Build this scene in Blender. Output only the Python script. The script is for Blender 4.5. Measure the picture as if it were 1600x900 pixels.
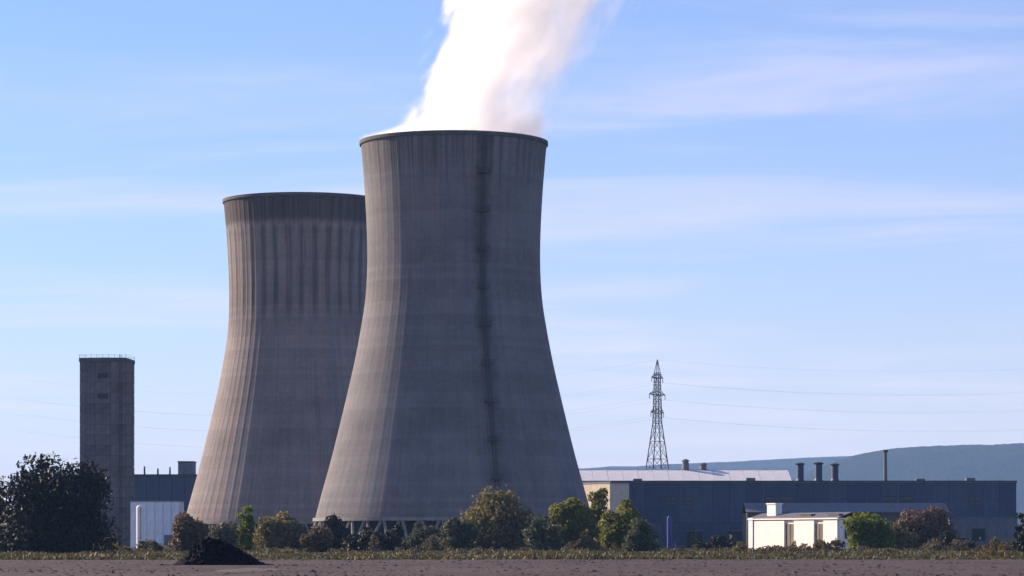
import bpy, math, random
import numpy as np

# ------------------------------------------------------------------ scene, camera, light
scn = bpy.context.scene
for o in list(bpy.data.objects):
    bpy.data.objects.remove(o, do_unlink=True)
col = scn.collection
R = math.radians
FPX = 4880.0            # focal length in photo pixels (1600 wide)
HORIZON = 848.0         # photo row of the horizon
EYE = 2.0

cam_d = bpy.data.cameras.new('camera')
cam_d.sensor_width = 36.0
cam_d.lens = 36.0 * FPX / 1600.0
cam_d.shift_y = (HORIZON - 450.0) / 1600.0
cam_d.clip_start = 0.5
cam_d.clip_end = 80000.0
cam = bpy.data.objects.new('camera', cam_d)
cam.location = (0, 0, EYE)
cam.rotation_euler = (R(90), 0, 0)
col.objects.link(cam)
scn.camera = cam

SUN_LEFT = 57.0         # degrees left of the view direction (+Y)
SUN_EL = 21.0
world = bpy.data.worlds.new('World')
scn.world = world
world.use_nodes = True
wn, wl = world.node_tree.nodes, world.node_tree.links
wn.clear()
w_out = wn.new('ShaderNodeOutputWorld')
w_bg = wn.new('ShaderNodeBackground')
w_sky = wn.new('ShaderNodeTexSky')
w_sky.sky_type = 'NISHITA'
w_sky.sun_disc = False
w_sky.sun_elevation = R(SUN_EL)
w_sky.sun_rotation = R(-SUN_LEFT)
w_sky.altitude = 100.0
w_sky.air_density = 1.0
w_sky.dust_density = 0.4
w_sky.ozone_density = 3.0
w_bg.inputs['Strength'].default_value = 0.05
# thin cirrus: noise on a flat cloud deck seen in perspective, the same over the whole sky
w_tc = wn.new('ShaderNodeTexCoord')
w_sep = wn.new('ShaderNodeSeparateXYZ')
wl.new(w_tc.outputs['Generated'], w_sep.inputs[0])
def wmath(op, a, b=None):
    n = wn.new('ShaderNodeMath'); n.operation = op
    for i, v in enumerate((a, b)):
        if v is None: continue
        if isinstance(v, (int, float)): n.inputs[i].default_value = v
        else: wl.new(v, n.inputs[i])
    return n.outputs[0]
zc = wmath('ADD', wmath('MAXIMUM', w_sep.outputs[2], 0.0), 0.10)
cx_, cy_ = wmath('DIVIDE', w_sep.outputs[0], zc), wmath('DIVIDE', w_sep.outputs[1], zc)
w_cmb = wn.new('ShaderNodeCombineXYZ')
wl.new(cx_, w_cmb.inputs[0]); wl.new(cy_, w_cmb.inputs[1])
w_rot = wn.new('ShaderNodeMapping')
w_rot.inputs['Rotation'].default_value = (0, 0, R(14))
w_rot.inputs['Location'].default_value = (5.7, 2.2, 0)
w_rot.inputs['Scale'].default_value = (0.95, 2.2, 1.0)
wl.new(w_cmb.outputs[0], w_rot.inputs[0])
w_no = wn.new('ShaderNodeTexNoise')
w_no.inputs['Scale'].default_value = 1.0
w_no.inputs['Detail'].default_value = 6.0
w_no.inputs['Roughness'].default_value = 0.55
w_no.inputs['Distortion'].default_value = 0.6
wl.new(w_rot.outputs[0], w_no.inputs['Vector'])
w_mr = wn.new('ShaderNodeMapRange'); w_mr.interpolation_type = 'SMOOTHSTEP'
w_mr.inputs[1].default_value = 0.42; w_mr.inputs[2].default_value = 0.78
w_mr.inputs[3].default_value = 0.0; w_mr.inputs[4].default_value = 0.46
wl.new(w_no.outputs['Fac'], w_mr.inputs[0])
w_mix = wn.new('ShaderNodeMix'); w_mix.data_type = 'RGBA'
w_mix.inputs['B'].default_value = (8.5, 8.0, 10.2, 1)
w_tint = wn.new('ShaderNodeMix'); w_tint.data_type = 'RGBA'; w_tint.blend_type = 'MULTIPLY'
w_tint.inputs['Factor'].default_value = 1.0
w_tint.inputs['B'].default_value = (0.42, 0.94, 1.55, 1)
wl.new(w_sky.outputs[0], w_tint.inputs['A'])
wl.new(w_tint.outputs['Result'], w_mix.inputs['A'])
wl.new(w_mr.outputs[0], w_mix.inputs['Factor'])
# an even high veil: the lower one looks, the longer the path through it
w_path = wmath('DIVIDE', -0.028, wmath('ADD', wmath('MAXIMUM', w_sep.outputs[2], 0.0), 0.012))
w_veil = wmath('SUBTRACT', 1.0, wmath('EXPONENT', w_path))
w_mix2 = wn.new('ShaderNodeMix'); w_mix2.data_type = 'RGBA'
w_mix2.inputs['B'].default_value = (16.4, 12.4, 12.4, 1)
wl.new(w_veil, w_mix2.inputs['Factor'])
wl.new(w_mix.outputs['Result'], w_mix2.inputs['A'])
wl.new(w_mix2.outputs['Result'], w_bg.inputs['Color'])
wl.new(w_bg.outputs[0], w_out.inputs['Surface'])

sun_d = bpy.data.lights.new('sun', 'SUN')
sun_d.energy = 5.0
sun_d.angle = R(0.5)
sun_d.color = (1.0, 0.77, 0.57)
sun = bpy.data.objects.new('sun', sun_d)
sun.rotation_euler = (R(90 - SUN_EL), 0, R(SUN_LEFT + 180.0))
sun.location = (-300, 200, 400)
col.objects.link(sun)

scn.view_settings.view_transform = 'Standard'
scn.view_settings.look = 'None'
scn.view_settings.exposure = 1.08
scn.view_settings.gamma = 1.0
scn.view_settings.use_curve_mapping = False
scn.render.engine = 'CYCLES'
scn.cycles.max_bounces = 11
scn.cycles.volume_bounces = 9
scn.cycles.transparent_max_bounces = 12
scn.cycles.volume_step_rate = 0.25
scn.cycles.use_denoising = True

# ------------------------------------------------------------------ helpers
def at(px, py, D):
    return ((px - 800.0) / FPX * D, D, EYE + (HORIZON - py) / FPX * D)
def wx(px, D):
    return (px - 800.0) / FPX * D
def wz(py, D):
    return EYE + (HORIZON - py) / FPX * D

def tag(o, label=None, cat=None, group=None, kind=None):
    if label: o['label'] = label
    if cat: o['category'] = cat
    if group: o['group'] = group
    if kind: o['kind'] = kind
    return o

def empty(name, loc, rz=0.0):
    o = bpy.data.objects.new(name, None)
    o.location = loc
    o.rotation_euler = (0, 0, rz)
    o.empty_display_size = 1.0
    col.objects.link(o)
    return o

def link(name, me, parent=None, loc=None, rz=None):
    o = bpy.data.objects.new(name, me)
    col.objects.link(o)
    if parent is not None: o.parent = parent
    if loc is not None: o.location = loc
    if rz is not None: o.rotation_euler = (0, 0, rz)
    return o

class MB:
    """collects boxes, bars, tubes and grids, then makes one mesh"""
    def __init__(s): s.v, s.f = [], []
    def add(s, v, f):
        b = len(s.v); s.v += [tuple(p) for p in v]
        s.f += [tuple(i + b for i in q) for q in f]
        return s
    def box(s, x0, x1, y0, y1, z0, z1):
        v = [(x, y, z) for z in (z0, z1) for y in (y0, y1) for x in (x0, x1)]
        return s.add(v, [(0,2,3,1),(4,5,7,6),(0,1,5,4),(2,6,7,3),(0,4,6,2),(1,3,7,5)])
    def tube(s, pts, rads, n=8, cap=True):
        pts = [np.array(p, float) for p in pts]
        if not hasattr(rads, '__len__'): rads = [rads] * len(pts)
        v, f = [], []
        for i, p in enumerate(pts):
            a = pts[max(i - 1, 0)]; b = pts[min(i + 1, len(pts) - 1)]
            t = b - a; t /= (np.linalg.norm(t) + 1e-9)
            u = np.cross(t, (0, 0, 1.0)) if abs(t[2]) < 0.95 else np.cross(t, (1.0, 0, 0))
            u /= np.linalg.norm(u); w = np.cross(t, u)
            for k in range(n):
                q = 2 * math.pi * k / n
                v.append(p + rads[i] * (math.cos(q) * u + math.sin(q) * w))
        for i in range(len(pts) - 1):
            for k in range(n):
                k2 = (k + 1) % n
                f.append((i*n+k, i*n+k2, (i+1)*n+k2, (i+1)*n+k))
        if cap:
            f.append(tuple(range(n))[::-1]); f.append(tuple((len(pts)-1)*n + k for k in range(n)))
        return s.add(v, f)
    def lathe(s, prof, n=48, closed=False):
        v, f = [], []
        m = len(prof)
        for (r, z) in prof:
            for k in range(n):
                q = 2 * math.pi * k / n
                v.append((r * math.cos(q), r * math.sin(q), z))
        rng = range(m) if closed else range(m - 1)
        for i in rng:
            j = (i + 1) % m
            for k in range(n):
                k2 = (k + 1) % n
                f.append((i*n+k, i*n+k2, j*n+k2, j*n+k))
        return s.add(v, f)
    def mesh(s, name, mat, smooth=False):
        me = bpy.data.meshes.new(name)
        me.from_pydata(s.v, [], s.f)
        if mat: me.materials.append(mat)
        if smooth: me.polygons.foreach_set('use_smooth', [True] * len(me.polygons))
        me.update()
        return me
    def build(s, name, mat, parent=None, loc=None, rz=None, smooth=False):
        return link(name, s.mesh(name, mat, smooth), parent, loc, rz)

# ------------------------------------------------------------------ materials
def new_mat(name):
    m = bpy.data.materials.new(name); m.use_nodes = True
    nt = m.node_tree
    b = nt.nodes['Principled BSDF']
    return m, nt, b

class NT:
    """small helper for node maths"""
    def __init__(s, nt): s.nt, s.n, s.l = nt, nt.nodes, nt.links
    def _in(s, sock, v):
        if isinstance(v, (int, float)): sock.default_value = v
        elif isinstance(v, tuple):
            sock.default_value = v if len(sock.default_value) == len(v) else tuple(v) + (1,)
        else: s.l.new(v, sock)
    def math(s, op, a, b=None, c=None, clamp=False):
        n = s.n.new('ShaderNodeMath'); n.operation = op; n.use_clamp = clamp
        for i, v in enumerate((a, b, c)):
            if v is not None: s._in(n.inputs[i], v)
        return n.outputs[0]
    def coord(s, out='Object'):
        return s.n.new('ShaderNodeTexCoord').outputs[out]
    def sep(s, v):
        n = s.n.new('ShaderNodeSeparateXYZ'); s.l.new(v, n.inputs[0]); return n.outputs
    def comb(s, x, y, z):
        n = s.n.new('ShaderNodeCombineXYZ')
        for i, v in enumerate((x, y, z)): s._in(n.inputs[i], v)
        return n.outputs[0]
    def scale(s, v, sc):
        n = s.n.new('ShaderNodeVectorMath'); n.operation = 'MULTIPLY'
        s.l.new(v, n.inputs[0]); n.inputs[1].default_value = sc; return n.outputs[0]
    def noise(s, v, scale, detail=4, rough=0.55, dist=0.0):
        n = s.n.new('ShaderNodeTexNoise')
        s.l.new(v, n.inputs['Vector'])
        n.inputs['Scale'].default_value = scale; n.inputs['Detail'].default_value = detail
        n.inputs['Roughness'].default_value = rough; n.inputs['Distortion'].default_value = dist
        return n.outputs['Fac']
    def ramp(s, v, a, b, lo=0.0, hi=1.0, smooth=True):
        n = s.n.new('ShaderNodeMapRange')
        if smooth: n.interpolation_type = 'SMOOTHSTEP'
        s._in(n.inputs[0], v)
        for i, q in enumerate((a, b, lo, hi)): n.inputs[i + 1].default_value = q
        return n.outputs[0]
    def mix(s, fac, a, b, blend='MIX'):
        n = s.n.new('ShaderNodeMix'); n.data_type = 'RGBA'; n.blend_type = blend
        s._in(n.inputs['Factor'], fac); s._in(n.inputs['A'], a); s._in(n.inputs['B'], b)
        return n.outputs['Result']
    def bump(s, h, strength, dist):
        n = s.n.new('ShaderNodeBump')
        n.inputs['Strength'].default_value = strength; n.inputs['Distance'].default_value = dist
        s.l.new(h, n.inputs['Height']); return n.outputs[0]

def plain(name, c, rough=0.7, metal=0.0, var=0.25, scale=0.4, streak=True, spec=0.3):
    """painted or rendered surface with grime that runs down it"""
    m, nt, b = new_mat(name); k = NT(nt)
    p = k.coord('Object')
    n1 = k.noise(p, scale, 5, 0.6)
    n2 = k.noise(k.scale(p, (2.2, 2.2, 0.12)), 1.0, 4, 0.6) if streak else k.noise(p, scale * 7, 4)
    f = k.math('ADD', k.math('MULTIPLY', n1, 0.5), k.math('MULTIPLY', n2, 0.5))
    f = k.ramp(f, 0.35, 0.65, 1.0 - var, 1.0 + var * 0.5)
    cc = k.mix(1.0, tuple(c) + (1,), k.comb(f, f, f), 'MULTIPLY')
    nt.links.new(cc, b.inputs['Base Color'])
    b.inputs['Roughness'].default_value = rough
    b.inputs['Metallic'].default_value = metal
    b.inputs['Specular IOR Level'].default_value = spec
    nt.links.new(k.bump(n2, 0.25, 0.05), b.inputs['Normal'])
    return m

def shell_concrete(name, c, collar=0.0, stain_ang=None, streak_amt=0.35, flutes=0.0):
    """board-marked weathered concrete of a cooling tower: lift rings, rain streaks, damp collar"""
    m, nt, b = new_mat(name); k = NT(nt)
    p = k.coord('Object'); x, y, z = k.sep(p)
    ang = k.math('ARCTAN2', y, x)
    ca, sa = k.math('COSINE', ang), k.math('SINE', ang)
    fine = k.noise(k.comb(k.math('MULTIPLY', ca, 46.0), k.math('MULTIPLY', sa, 46.0), k.math('MULTIPLY', z, 0.035)), 1.0, 5, 0.65)
    broad = k.noise(k.comb(k.math('MULTIPLY', ca, 13.0), k.math('MULTIPLY', sa, 13.0), k.math('MULTIPLY', z, 0.015)), 1.0, 4, 0.6)
    blot = k.noise(p, 0.06, 6, 0.6)
    grain = k.noise(p, 0.8, 5, 0.7)
    lift = k.math('PINGPONG', z, 0.75)
    lift = k.ramp(lift, 0.0, 0.12, 0.92, 1.0)
    # each lift of the shuttering came out a little lighter or darker
    lz = k.math('FLOOR', k.math('DIVIDE', z, 1.5))
    liftc = k.noise(k.comb(k.math('MULTIPLY', lz, 7.31), 0.5, 0.5), 1.0, 0)
    f = k.math('ADD', k.ramp(fine, 0.3, 0.7, -streak_amt, streak_amt * 0.6), k.ramp(broad, 0.3, 0.7, -streak_amt * 0.7, streak_amt * 0.5))
    f = k.math('ADD', f, k.ramp(blot, 0.3, 0.7, -0.14, 0.12))
    f = k.math('ADD', f, k.ramp(grain, 0.3, 0.7, -0.08, 0.08))
    f = k.math('ADD', f, k.ramp(liftc, 0.3, 0.7, -0.07, 0.07))
    f = k.math('MULTIPLY', k.math('ADD', f, 1.0), lift)
    # damp streaks hanging from the rim
    top = k.ramp(z, 84.0, 120.0, 0.0, 1.0)
    tear = k.noise(k.comb(k.math('MULTIPLY', ca, 30.0), k.math('MULTIPLY', sa, 30.0), k.math('MULTIPLY', z, 0.01)), 1.0, 3, 0.6)
    wet = k.math('MULTIPLY', k.ramp(k.math('ADD', tear, k.math('MULTIPLY', k.math('SUBTRACT', top, 1.0), 0.35)), 0.40, 0.62), 0.42)
    f = k.math('MULTIPLY', f, k.math('SUBTRACT', 1.0, wet))
    if flutes > 0:
        wav = k.math('ADD', k.math('SINE', k.math('MULTIPLY', ang, flutes)), k.ramp(fine, 0.3, 0.7, -0.9, 0.9))
        zone = k.math('MULTIPLY', k.ramp(z, 74.0, 84.0), k.ramp(z, 111.0, 108.0))
        f = k.math('MULTIPLY', f, k.math('SUBTRACT', 1.0, k.math('MULTIPLY', zone, k.ramp(wav, -0.2, 0.9, 0.0, 0.52))))
    if collar > 0:
        zz = k.math('ADD', z, k.ramp(fine, 0.2, 0.8, -1.2, 1.2))
        cm = k.ramp(zz, 109.5, 112.0, 0.0, collar)
        f = k.math('MULTIPLY', f, k.math('SUBTRACT', 1.0, cm))
    if stain_ang is not None:
        da = k.math('ABSOLUTE', k.math('SUBTRACT', ang, stain_ang))
        wob = k.noise(k.comb(ca, sa, k.math('MULTIPLY', z, 0.09)), 1.0, 4)
        w = k.math('ADD', da, k.ramp(wob, 0.3, 0.7, -0.05, 0.05))
        sm = k.math('MULTIPLY', k.ramp(w, 0.03, 0.12, 0.40, 0.0), k.ramp(z, 15.0, 75.0, 0.35, 1.0))
        f = k.math('MULTIPLY', f, k.math('SUBTRACT', 1.0, sm))
    tint = k.mix(k.ramp(broad, 0.35, 0.65), tuple(c) + (1,), (c[0] * 1.08, c[1] * 0.97, c[2] * 0.88, 1))
    cc = k.mix(1.0, tint, k.comb(f, f, f), 'MULTIPLY')
    nt.links.new(cc, b.inputs['Base Color'])
    b.inputs['Roughness'].default_value = 0.92
    b.inputs['Specular IOR Level'].default_value = 0.2
    nt.links.new(k.bump(k.math('ADD', lift, k.math('MULTIPLY', grain, 0.6)), 0.35, 0.12), b.inputs['Normal'])
    return m

def foliage_mat(name, c, c2, trans=0.35):
    m, nt, b = new_mat(name); k = NT(nt)
    a = nt.nodes.new('ShaderNodeAttribute'); a.attribute_name = 'leaf_tone'
    base = k.mix(a.outputs['Fac'], tuple(c) + (1,), tuple(c2) + (1,))
    nt.links.new(base, b.inputs['Base Color'])
    b.inputs['Roughness'].default_value = 0.65
    b.inputs['Specular IOR Level'].default_value = 0.25
    t = nt.nodes.new('ShaderNodeBsdfTranslucent')
    nt.links.new(base, t.inputs['Color'])
    mx = nt.nodes.new('ShaderNodeMixShader'); mx.inputs[0].default_value = trans
    nt.links.new(b.outputs[0], mx.inputs[1]); nt.links.new(t.outputs[0], mx.inputs[2])
    nt.links.new(mx.outputs[0], nt.nodes['Material Output'].inputs['Surface'])
    return m

def ground_mat(name, cols, scale, bump=0.3, bdist=0.1, stretch=(1, 1, 1)):
    m, nt, b = new_mat(name); k = NT(nt)
    p = k.scale(k.coord('Object'), stretch)
    n1 = k.noise(p, scale, 6, 0.6, 0.5); n2 = k.noise(p, scale * 9, 5, 0.65); n3 = k.noise(p, scale * 60, 4, 0.7)
    c = k.mix(k.ramp(n1, 0.35, 0.65), cols[0] + (1,), cols[1] + (1,))
    c = k.mix(k.math('MULTIPLY', k.ramp(n2, 0.4, 0.7), 0.6), c, cols[2] + (1,))
    v = k.ramp(n3, 0.3, 0.7, 0.7, 1.25)
    c = k.mix(1.0, c, k.comb(v, v, v), 'MULTIPLY')
    nt.links.new(c, b.inputs['Base Color'])
    b.inputs['Roughness'].default_value = 0.95
    b.inputs['Specular IOR Level'].default_value = 0.1
    nt.links.new(k.bump(k.math('ADD', n2, n3), bump, bdist), b.inputs['Normal'])
    return m

M = {}
M['shell_front'] = shell_concrete('weathered_shell_concrete', (0.142, 0.145, 0.160), collar=0.0, stain_ang=-math.pi / 2 + R(19.5), streak_amt=0.10)
M['shell_back'] = shell_concrete('warm_shell_concrete', (0.192, 0.178, 0.182), collar=0.6, streak_amt=0.13, flutes=36.0)
M['rim'] = plain('rim_concrete', (0.085, 0.082, 0.085), 0.9, var=0.35)
M['column'] = plain('column_concrete', (0.22, 0.21, 0.20), 0.9)
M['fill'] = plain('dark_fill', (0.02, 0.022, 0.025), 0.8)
M['steel_dark'] = plain('dark_galvanised_steel', (0.045, 0.047, 0.052), 0.75, 0.0)
M['panel_grey'] = plain('grey_concrete_panel', (0.115, 0.112, 0.120), 0.9, var=0.3)
M['panel_grey2'] = plain('lighter_concrete_panel', (0.130, 0.126, 0.132), 0.9, var=0.35)
M['panel_grey3'] = plain('stained_concrete_panel', (0.098, 0.095, 0.100), 0.9, var=0.4)
M['panel_dark'] = plain('joint_concrete', (0.05, 0.05, 0.055), 0.9)
M['navy'] = plain('navy_steel_cladding', (0.024, 0.042, 0.098), 0.55, 0.0, var=0.25, spec=0.4)
M['navy2'] = plain('slate_blue_cladding', (0.032, 0.050, 0.106), 0.55, 0.0, var=0.25, spec=0.4)
M['navy3'] = plain('faded_blue_cladding', (0.046, 0.066, 0.122), 0.6, 0.0, var=0.35, spec=0.4)
M['dark'] = plain('dark_opening', (0.008, 0.009, 0.012), 0.5)
M['white_roof'] = plain('white_roof_sheet', (0.70, 0.70, 0.70), 0.6, var=0.15)
M['white_paint'] = plain('white_render', (0.81, 0.79, 0.74), 0.85, var=0.12)
M['cream'] = plain('cream_render', (0.50, 0.45, 0.36), 0.85, var=0.15)
M['taupe'] = plain('taupe_door', (0.16, 0.135, 0.11), 0.8)
M['shed_roof'] = plain('pale_grey_roof_sheet', (0.12, 0.125, 0.155), 0.65, var=0.2)
M['shed_wall'] = plain('grey_brown_wall', (0.10, 0.095, 0.09), 0.85)
M['pale_blue'] = plain('pale_blue_cladding', (0.58, 0.64, 0.72), 0.7, var=0.2)
M['slate'] = plain('slate_grey_wall', (0.13, 0.145, 0.17), 0.8)
M['pylon'] = plain('galvanised_lattice_steel', (0.10, 0.10, 0.12), 0.6, 0.2, streak=False)
M['blue_paint'] = plain('blue_painted_steel', (0.030, 0.035, 0.20), 0.5)
M['bark'] = plain('bark', (0.06, 0.045, 0.035), 0.95)
M['heap'] = ground_mat('black_spoil', ((0.013, 0.013, 0.020), (0.007, 0.007, 0.012), (0.024, 0.022, 0.028)), 0.8, 0.6, 0.15)
M['soil'] = ground_mat('mauve_bare_soil', ((0.084, 0.067, 0.067), (0.062, 0.050, 0.050), (0.104, 0.084, 0.083)), 0.05, 0.6, 0.12, (1, 0.5, 1))
M['grassland'] = ground_mat('dull_grassland', ((0.075, 0.068, 0.038), (0.055, 0.055, 0.028), (0.10, 0.085, 0.055)), 0.012, 0.4, 0.2)
M['yard'] = ground_mat('gravel_yard', ((0.12, 0.11, 0.105), (0.10, 0.095, 0.09), (0.15, 0.14, 0.13)), 0.02)
M['gravel'] = ground_mat('pale_gravel', ((0.13, 0.12, 0.125), (0.10, 0.09, 0.095), (0.17, 0.16, 0.165)), 0.6)
M['hill'] = ground_mat('wooded_hillside', ((0.030, 0.036, 0.034), (0.042, 0.046, 0.038), (0.024, 0.030, 0.028)), 0.0014, 0.8, 30.0)
M['grass'] = foliage_mat('dry_grass_blades', (0.044, 0.043, 0.017), (0.100, 0.088, 0.042), 0.3)

# ------------------------------------------------------------------ the setting: ground, field, hills
tag(MB().add([(-12000, -500, 0), (12000, -500, 0), (12000, 18500, 0), (-12000, 18500, 0)], [(0, 1, 2, 3)]).build('ground', M['grassland']),
    'dull olive grassland stretching to the foot of the hills', kind='structure')

def sheet(name, mat, x0, x1, y0, y1, nx, ny, hfun, label):
    xs = np.linspace(x0, x1, nx); ys = np.linspace(y0, y1, ny)
    v = [(x, y, hfun(x, y)) for y in ys for x in xs]
    f = [(j*nx+i, j*nx+i+1, (j+1)*nx+i+1, (j+1)*nx+i) for j in range(ny-1) for i in range(nx-1)]
    return tag(MB().add(v, f).build(name, mat), label, kind='structure')

rs = np.random.RandomState(4)
ph = rs.uniform(0, 6.28, 40); fr = rs.uniform(0.4, 3.2, 40); dr = rs.uniform(0, 6.28, 40)
def rough(x, y, amp):
    s = 0.0
    for i in range(16):
        s += math.sin(fr[i] * (x * math.cos(dr[i]) + y * math.sin(dr[i])) + ph[i])
    return amp * s / 4.0
def field_h(x, y):
    edge = min((358.0 + 2.2 * math.sin(x * 0.13) + 1.2 * math.sin(x * 0.41 + 1)) - y, 40.0)
    if edge < 0: return -0.2
    return 0.012 + min(edge / 8.0, 1.0) * (0.07 + 0.03 * math.sin(y * 0.55 + 0.9 * math.sin(x * 0.02)) + 0.03 * math.sin(x * 0.05 + y * 0.11) + rough(x, y, 0.03))
sheet('bare_field', M['soil'], -130, 130, 20, 364, 220, 300, field_h, 'mauve brown bare soil field across the foreground')
# plant yard around the towers
tag(MB().add([(-600, 790, 0.004), (700, 790, 0.004), (700, 1700, 0.004), (-600, 1700, 0.004)], [(0, 1, 2, 3)]).build('yard', M['yard']),
    'gravel yard under the cooling towers and halls', kind='structure')

def ridge(name, D, pts, depth, label, seed, amp):
    r = np.random.RandomState(seed)
    n, mrow = 420, 26
    px = np.linspace(pts[0][0], pts[-1][0], n)
    top = np.interp(px, [p[0] for p in pts], [p[1] for p in pts])
    k = np.exp(-np.linspace(-2, 2, 21) ** 2); k /= k.sum()
    top = np.convolve(np.pad(top, 10, mode='edge'), k, mode='valid')
    noise = np.zeros(n)
    for o in range(7):
        q = 2.0 ** o
        noise += np.interp(np.arange(n), np.linspace(0, n, int(6 * q) + 2), r.randn(int(6 * q) + 2)) / q ** 0.9
    v = []
    for j in range(mrow):
        t = j / (mrow - 1.0)
        prof = math.sin(min(t / 0.62, 1.0) * math.pi / 2) if t < 0.62 else math.cos((t - 0.62) / 0.38 * math.pi / 2)
        y = D + (t - 0.62) * depth
        wob = np.interp(np.arange(n), np.linspace(0, n, 60), r.randn(60)) * amp * 1.4
        wobf = r.randn(n) * amp * 0.25
        for i in range(n):
            h = max((HORIZON - top[i]) / FPX * D + EYE + noise[i] * amp * 0.6, 0.0)
            z = h * prof + (wob[i] + wobf[i]) * prof * (1.0 if t < 0.6 else 0.25) - 1.0
            v.append(((px[i] - 800.0) / FPX * D, y, z))
    f = [(j*n+i, j*n+i+1, (j+1)*n+i+1, (j+1)*n+i) for j in range(mrow-1) for i in range(n-1)]
    return tag(MB().add(v, f).build(name, M['hill'], smooth=True), label, kind='structure')

ridge('far_hill', 15000.0, [(-2400, 800), (-600, 800), (0, 790), (300, 765), (700, 740), (905, 731), (1000, 728), (1075, 725), (1160, 720),
      (1240, 716), (1330, 712), (1450, 710), (1600, 710), (1900, 715), (2600, 770), (3400, 820)], 3000.0, 'pale hazy ridge along the horizon', 3, 3.0)
ridge('hill', 11000.0, [(1090, 846), (1180, 800), (1240, 745), (1300, 722), (1350, 708), (1400, 700), (1460, 697), (1520, 694), (1560, 696),
      (1600, 699), (1750, 703), (2000, 720), (2500, 760), (3400, 846)], 2200.0, 'blue wooded hill rising behind the navy hall', 8, 4.5)

# ------------------------------------------------------------------ cooling towers
PZ = np.array([0.0, 9.0, 15.0, 27.6, 41.7, 55.5, 69.5, 76.0, 83.4, 92.0, 103.0, 112.0, 120.0])
PR = np.array([42.0, 39.9, 38.4, 35.0, 31.6, 28.5, 26.0, 25.25, 24.9, 24.95, 25.45, 26.1, 26.8])
def shell_r(z):
    # smooth (Catmull-Rom) radius of the hyperbolic shell
    i = int(np.clip(np.searchsorted(PZ, z) - 1, 0, len(PZ) - 2))
    h = PZ[i+1] - PZ[i]; t = (z - PZ[i]) / h
    def m(j):
        a, b = max(j - 1, 0), min(j + 1, len(PZ) - 1)
        return (PR[b] - PR[a]) / (PZ[b] - PZ[a])
    return ((2*t**3 - 3*t**2 + 1) * PR[i] + (t**3 - 2*t**2 + t) * h * m(i) + (-2*t**3 + 3*t**2) * PR[i+1] + (t**3 - t**2) * h * m(i+1))

def shell_mesh(name, mat, ribs, rib_h):
    per = 6; n = ribs * per
    zs = list(np.linspace(9.0, 119.2, 64))
    v, f = [], []
    q = np.arange(n) * 2 * math.pi / n
    bumpy = np.array([rib_h if (i % per) in (0, 1) else 0.0 for i in range(n)])
    rows = []
    for z in zs:
        fade = min(1.0, (z - 9.0) / 3.0 + 0.2)
        r = shell_r(z) + bumpy * fade
        rows.append((r, z))
    rows.append((np.full(n, shell_r(119.2) - 0.55), 119.2))
    for z in zs[::-6] + [9.0]:
        rows.append((np.full(n, shell_r(z) - 0.8), z))
    V = np.concatenate([np.stack([r * np.cos(q), r * np.sin(q), np.full(n, z)], 1) for r, z in rows])
    m = len(rows)
    i = np.arange(m)[:, None]; kk = np.arange(n)[None, :]; k2 = (kk + 1) % n; j = (i + 1) % m
    F = np.stack([i*n+kk, i*n+k2, j*n+k2, j*n+kk], -1).reshape(-1, 4)
    me = bpy.data.meshes.new(name)
    me.from_pydata(V.tolist(), [], F.tolist())
    me.materials.append(mat); me.update()
    return me

def column_mesh(s):
    # one raking leg from the basin kerb up to the shell's lower edge
    b = MB(); a0, a1 = 0.0, s * R(4.1)
    p0 = (41.9, 0.0, 0.6); r1 = 39.55
    p1 = (r1 * math.cos(a1), r1 * math.sin(a1), 9.05)
    b.tube([p0, p1], [0.5, 0.45], 6)
    return b.mesh('column', M['column'])
COLM = [column_mesh(1), column_mesh(-1)]

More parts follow.
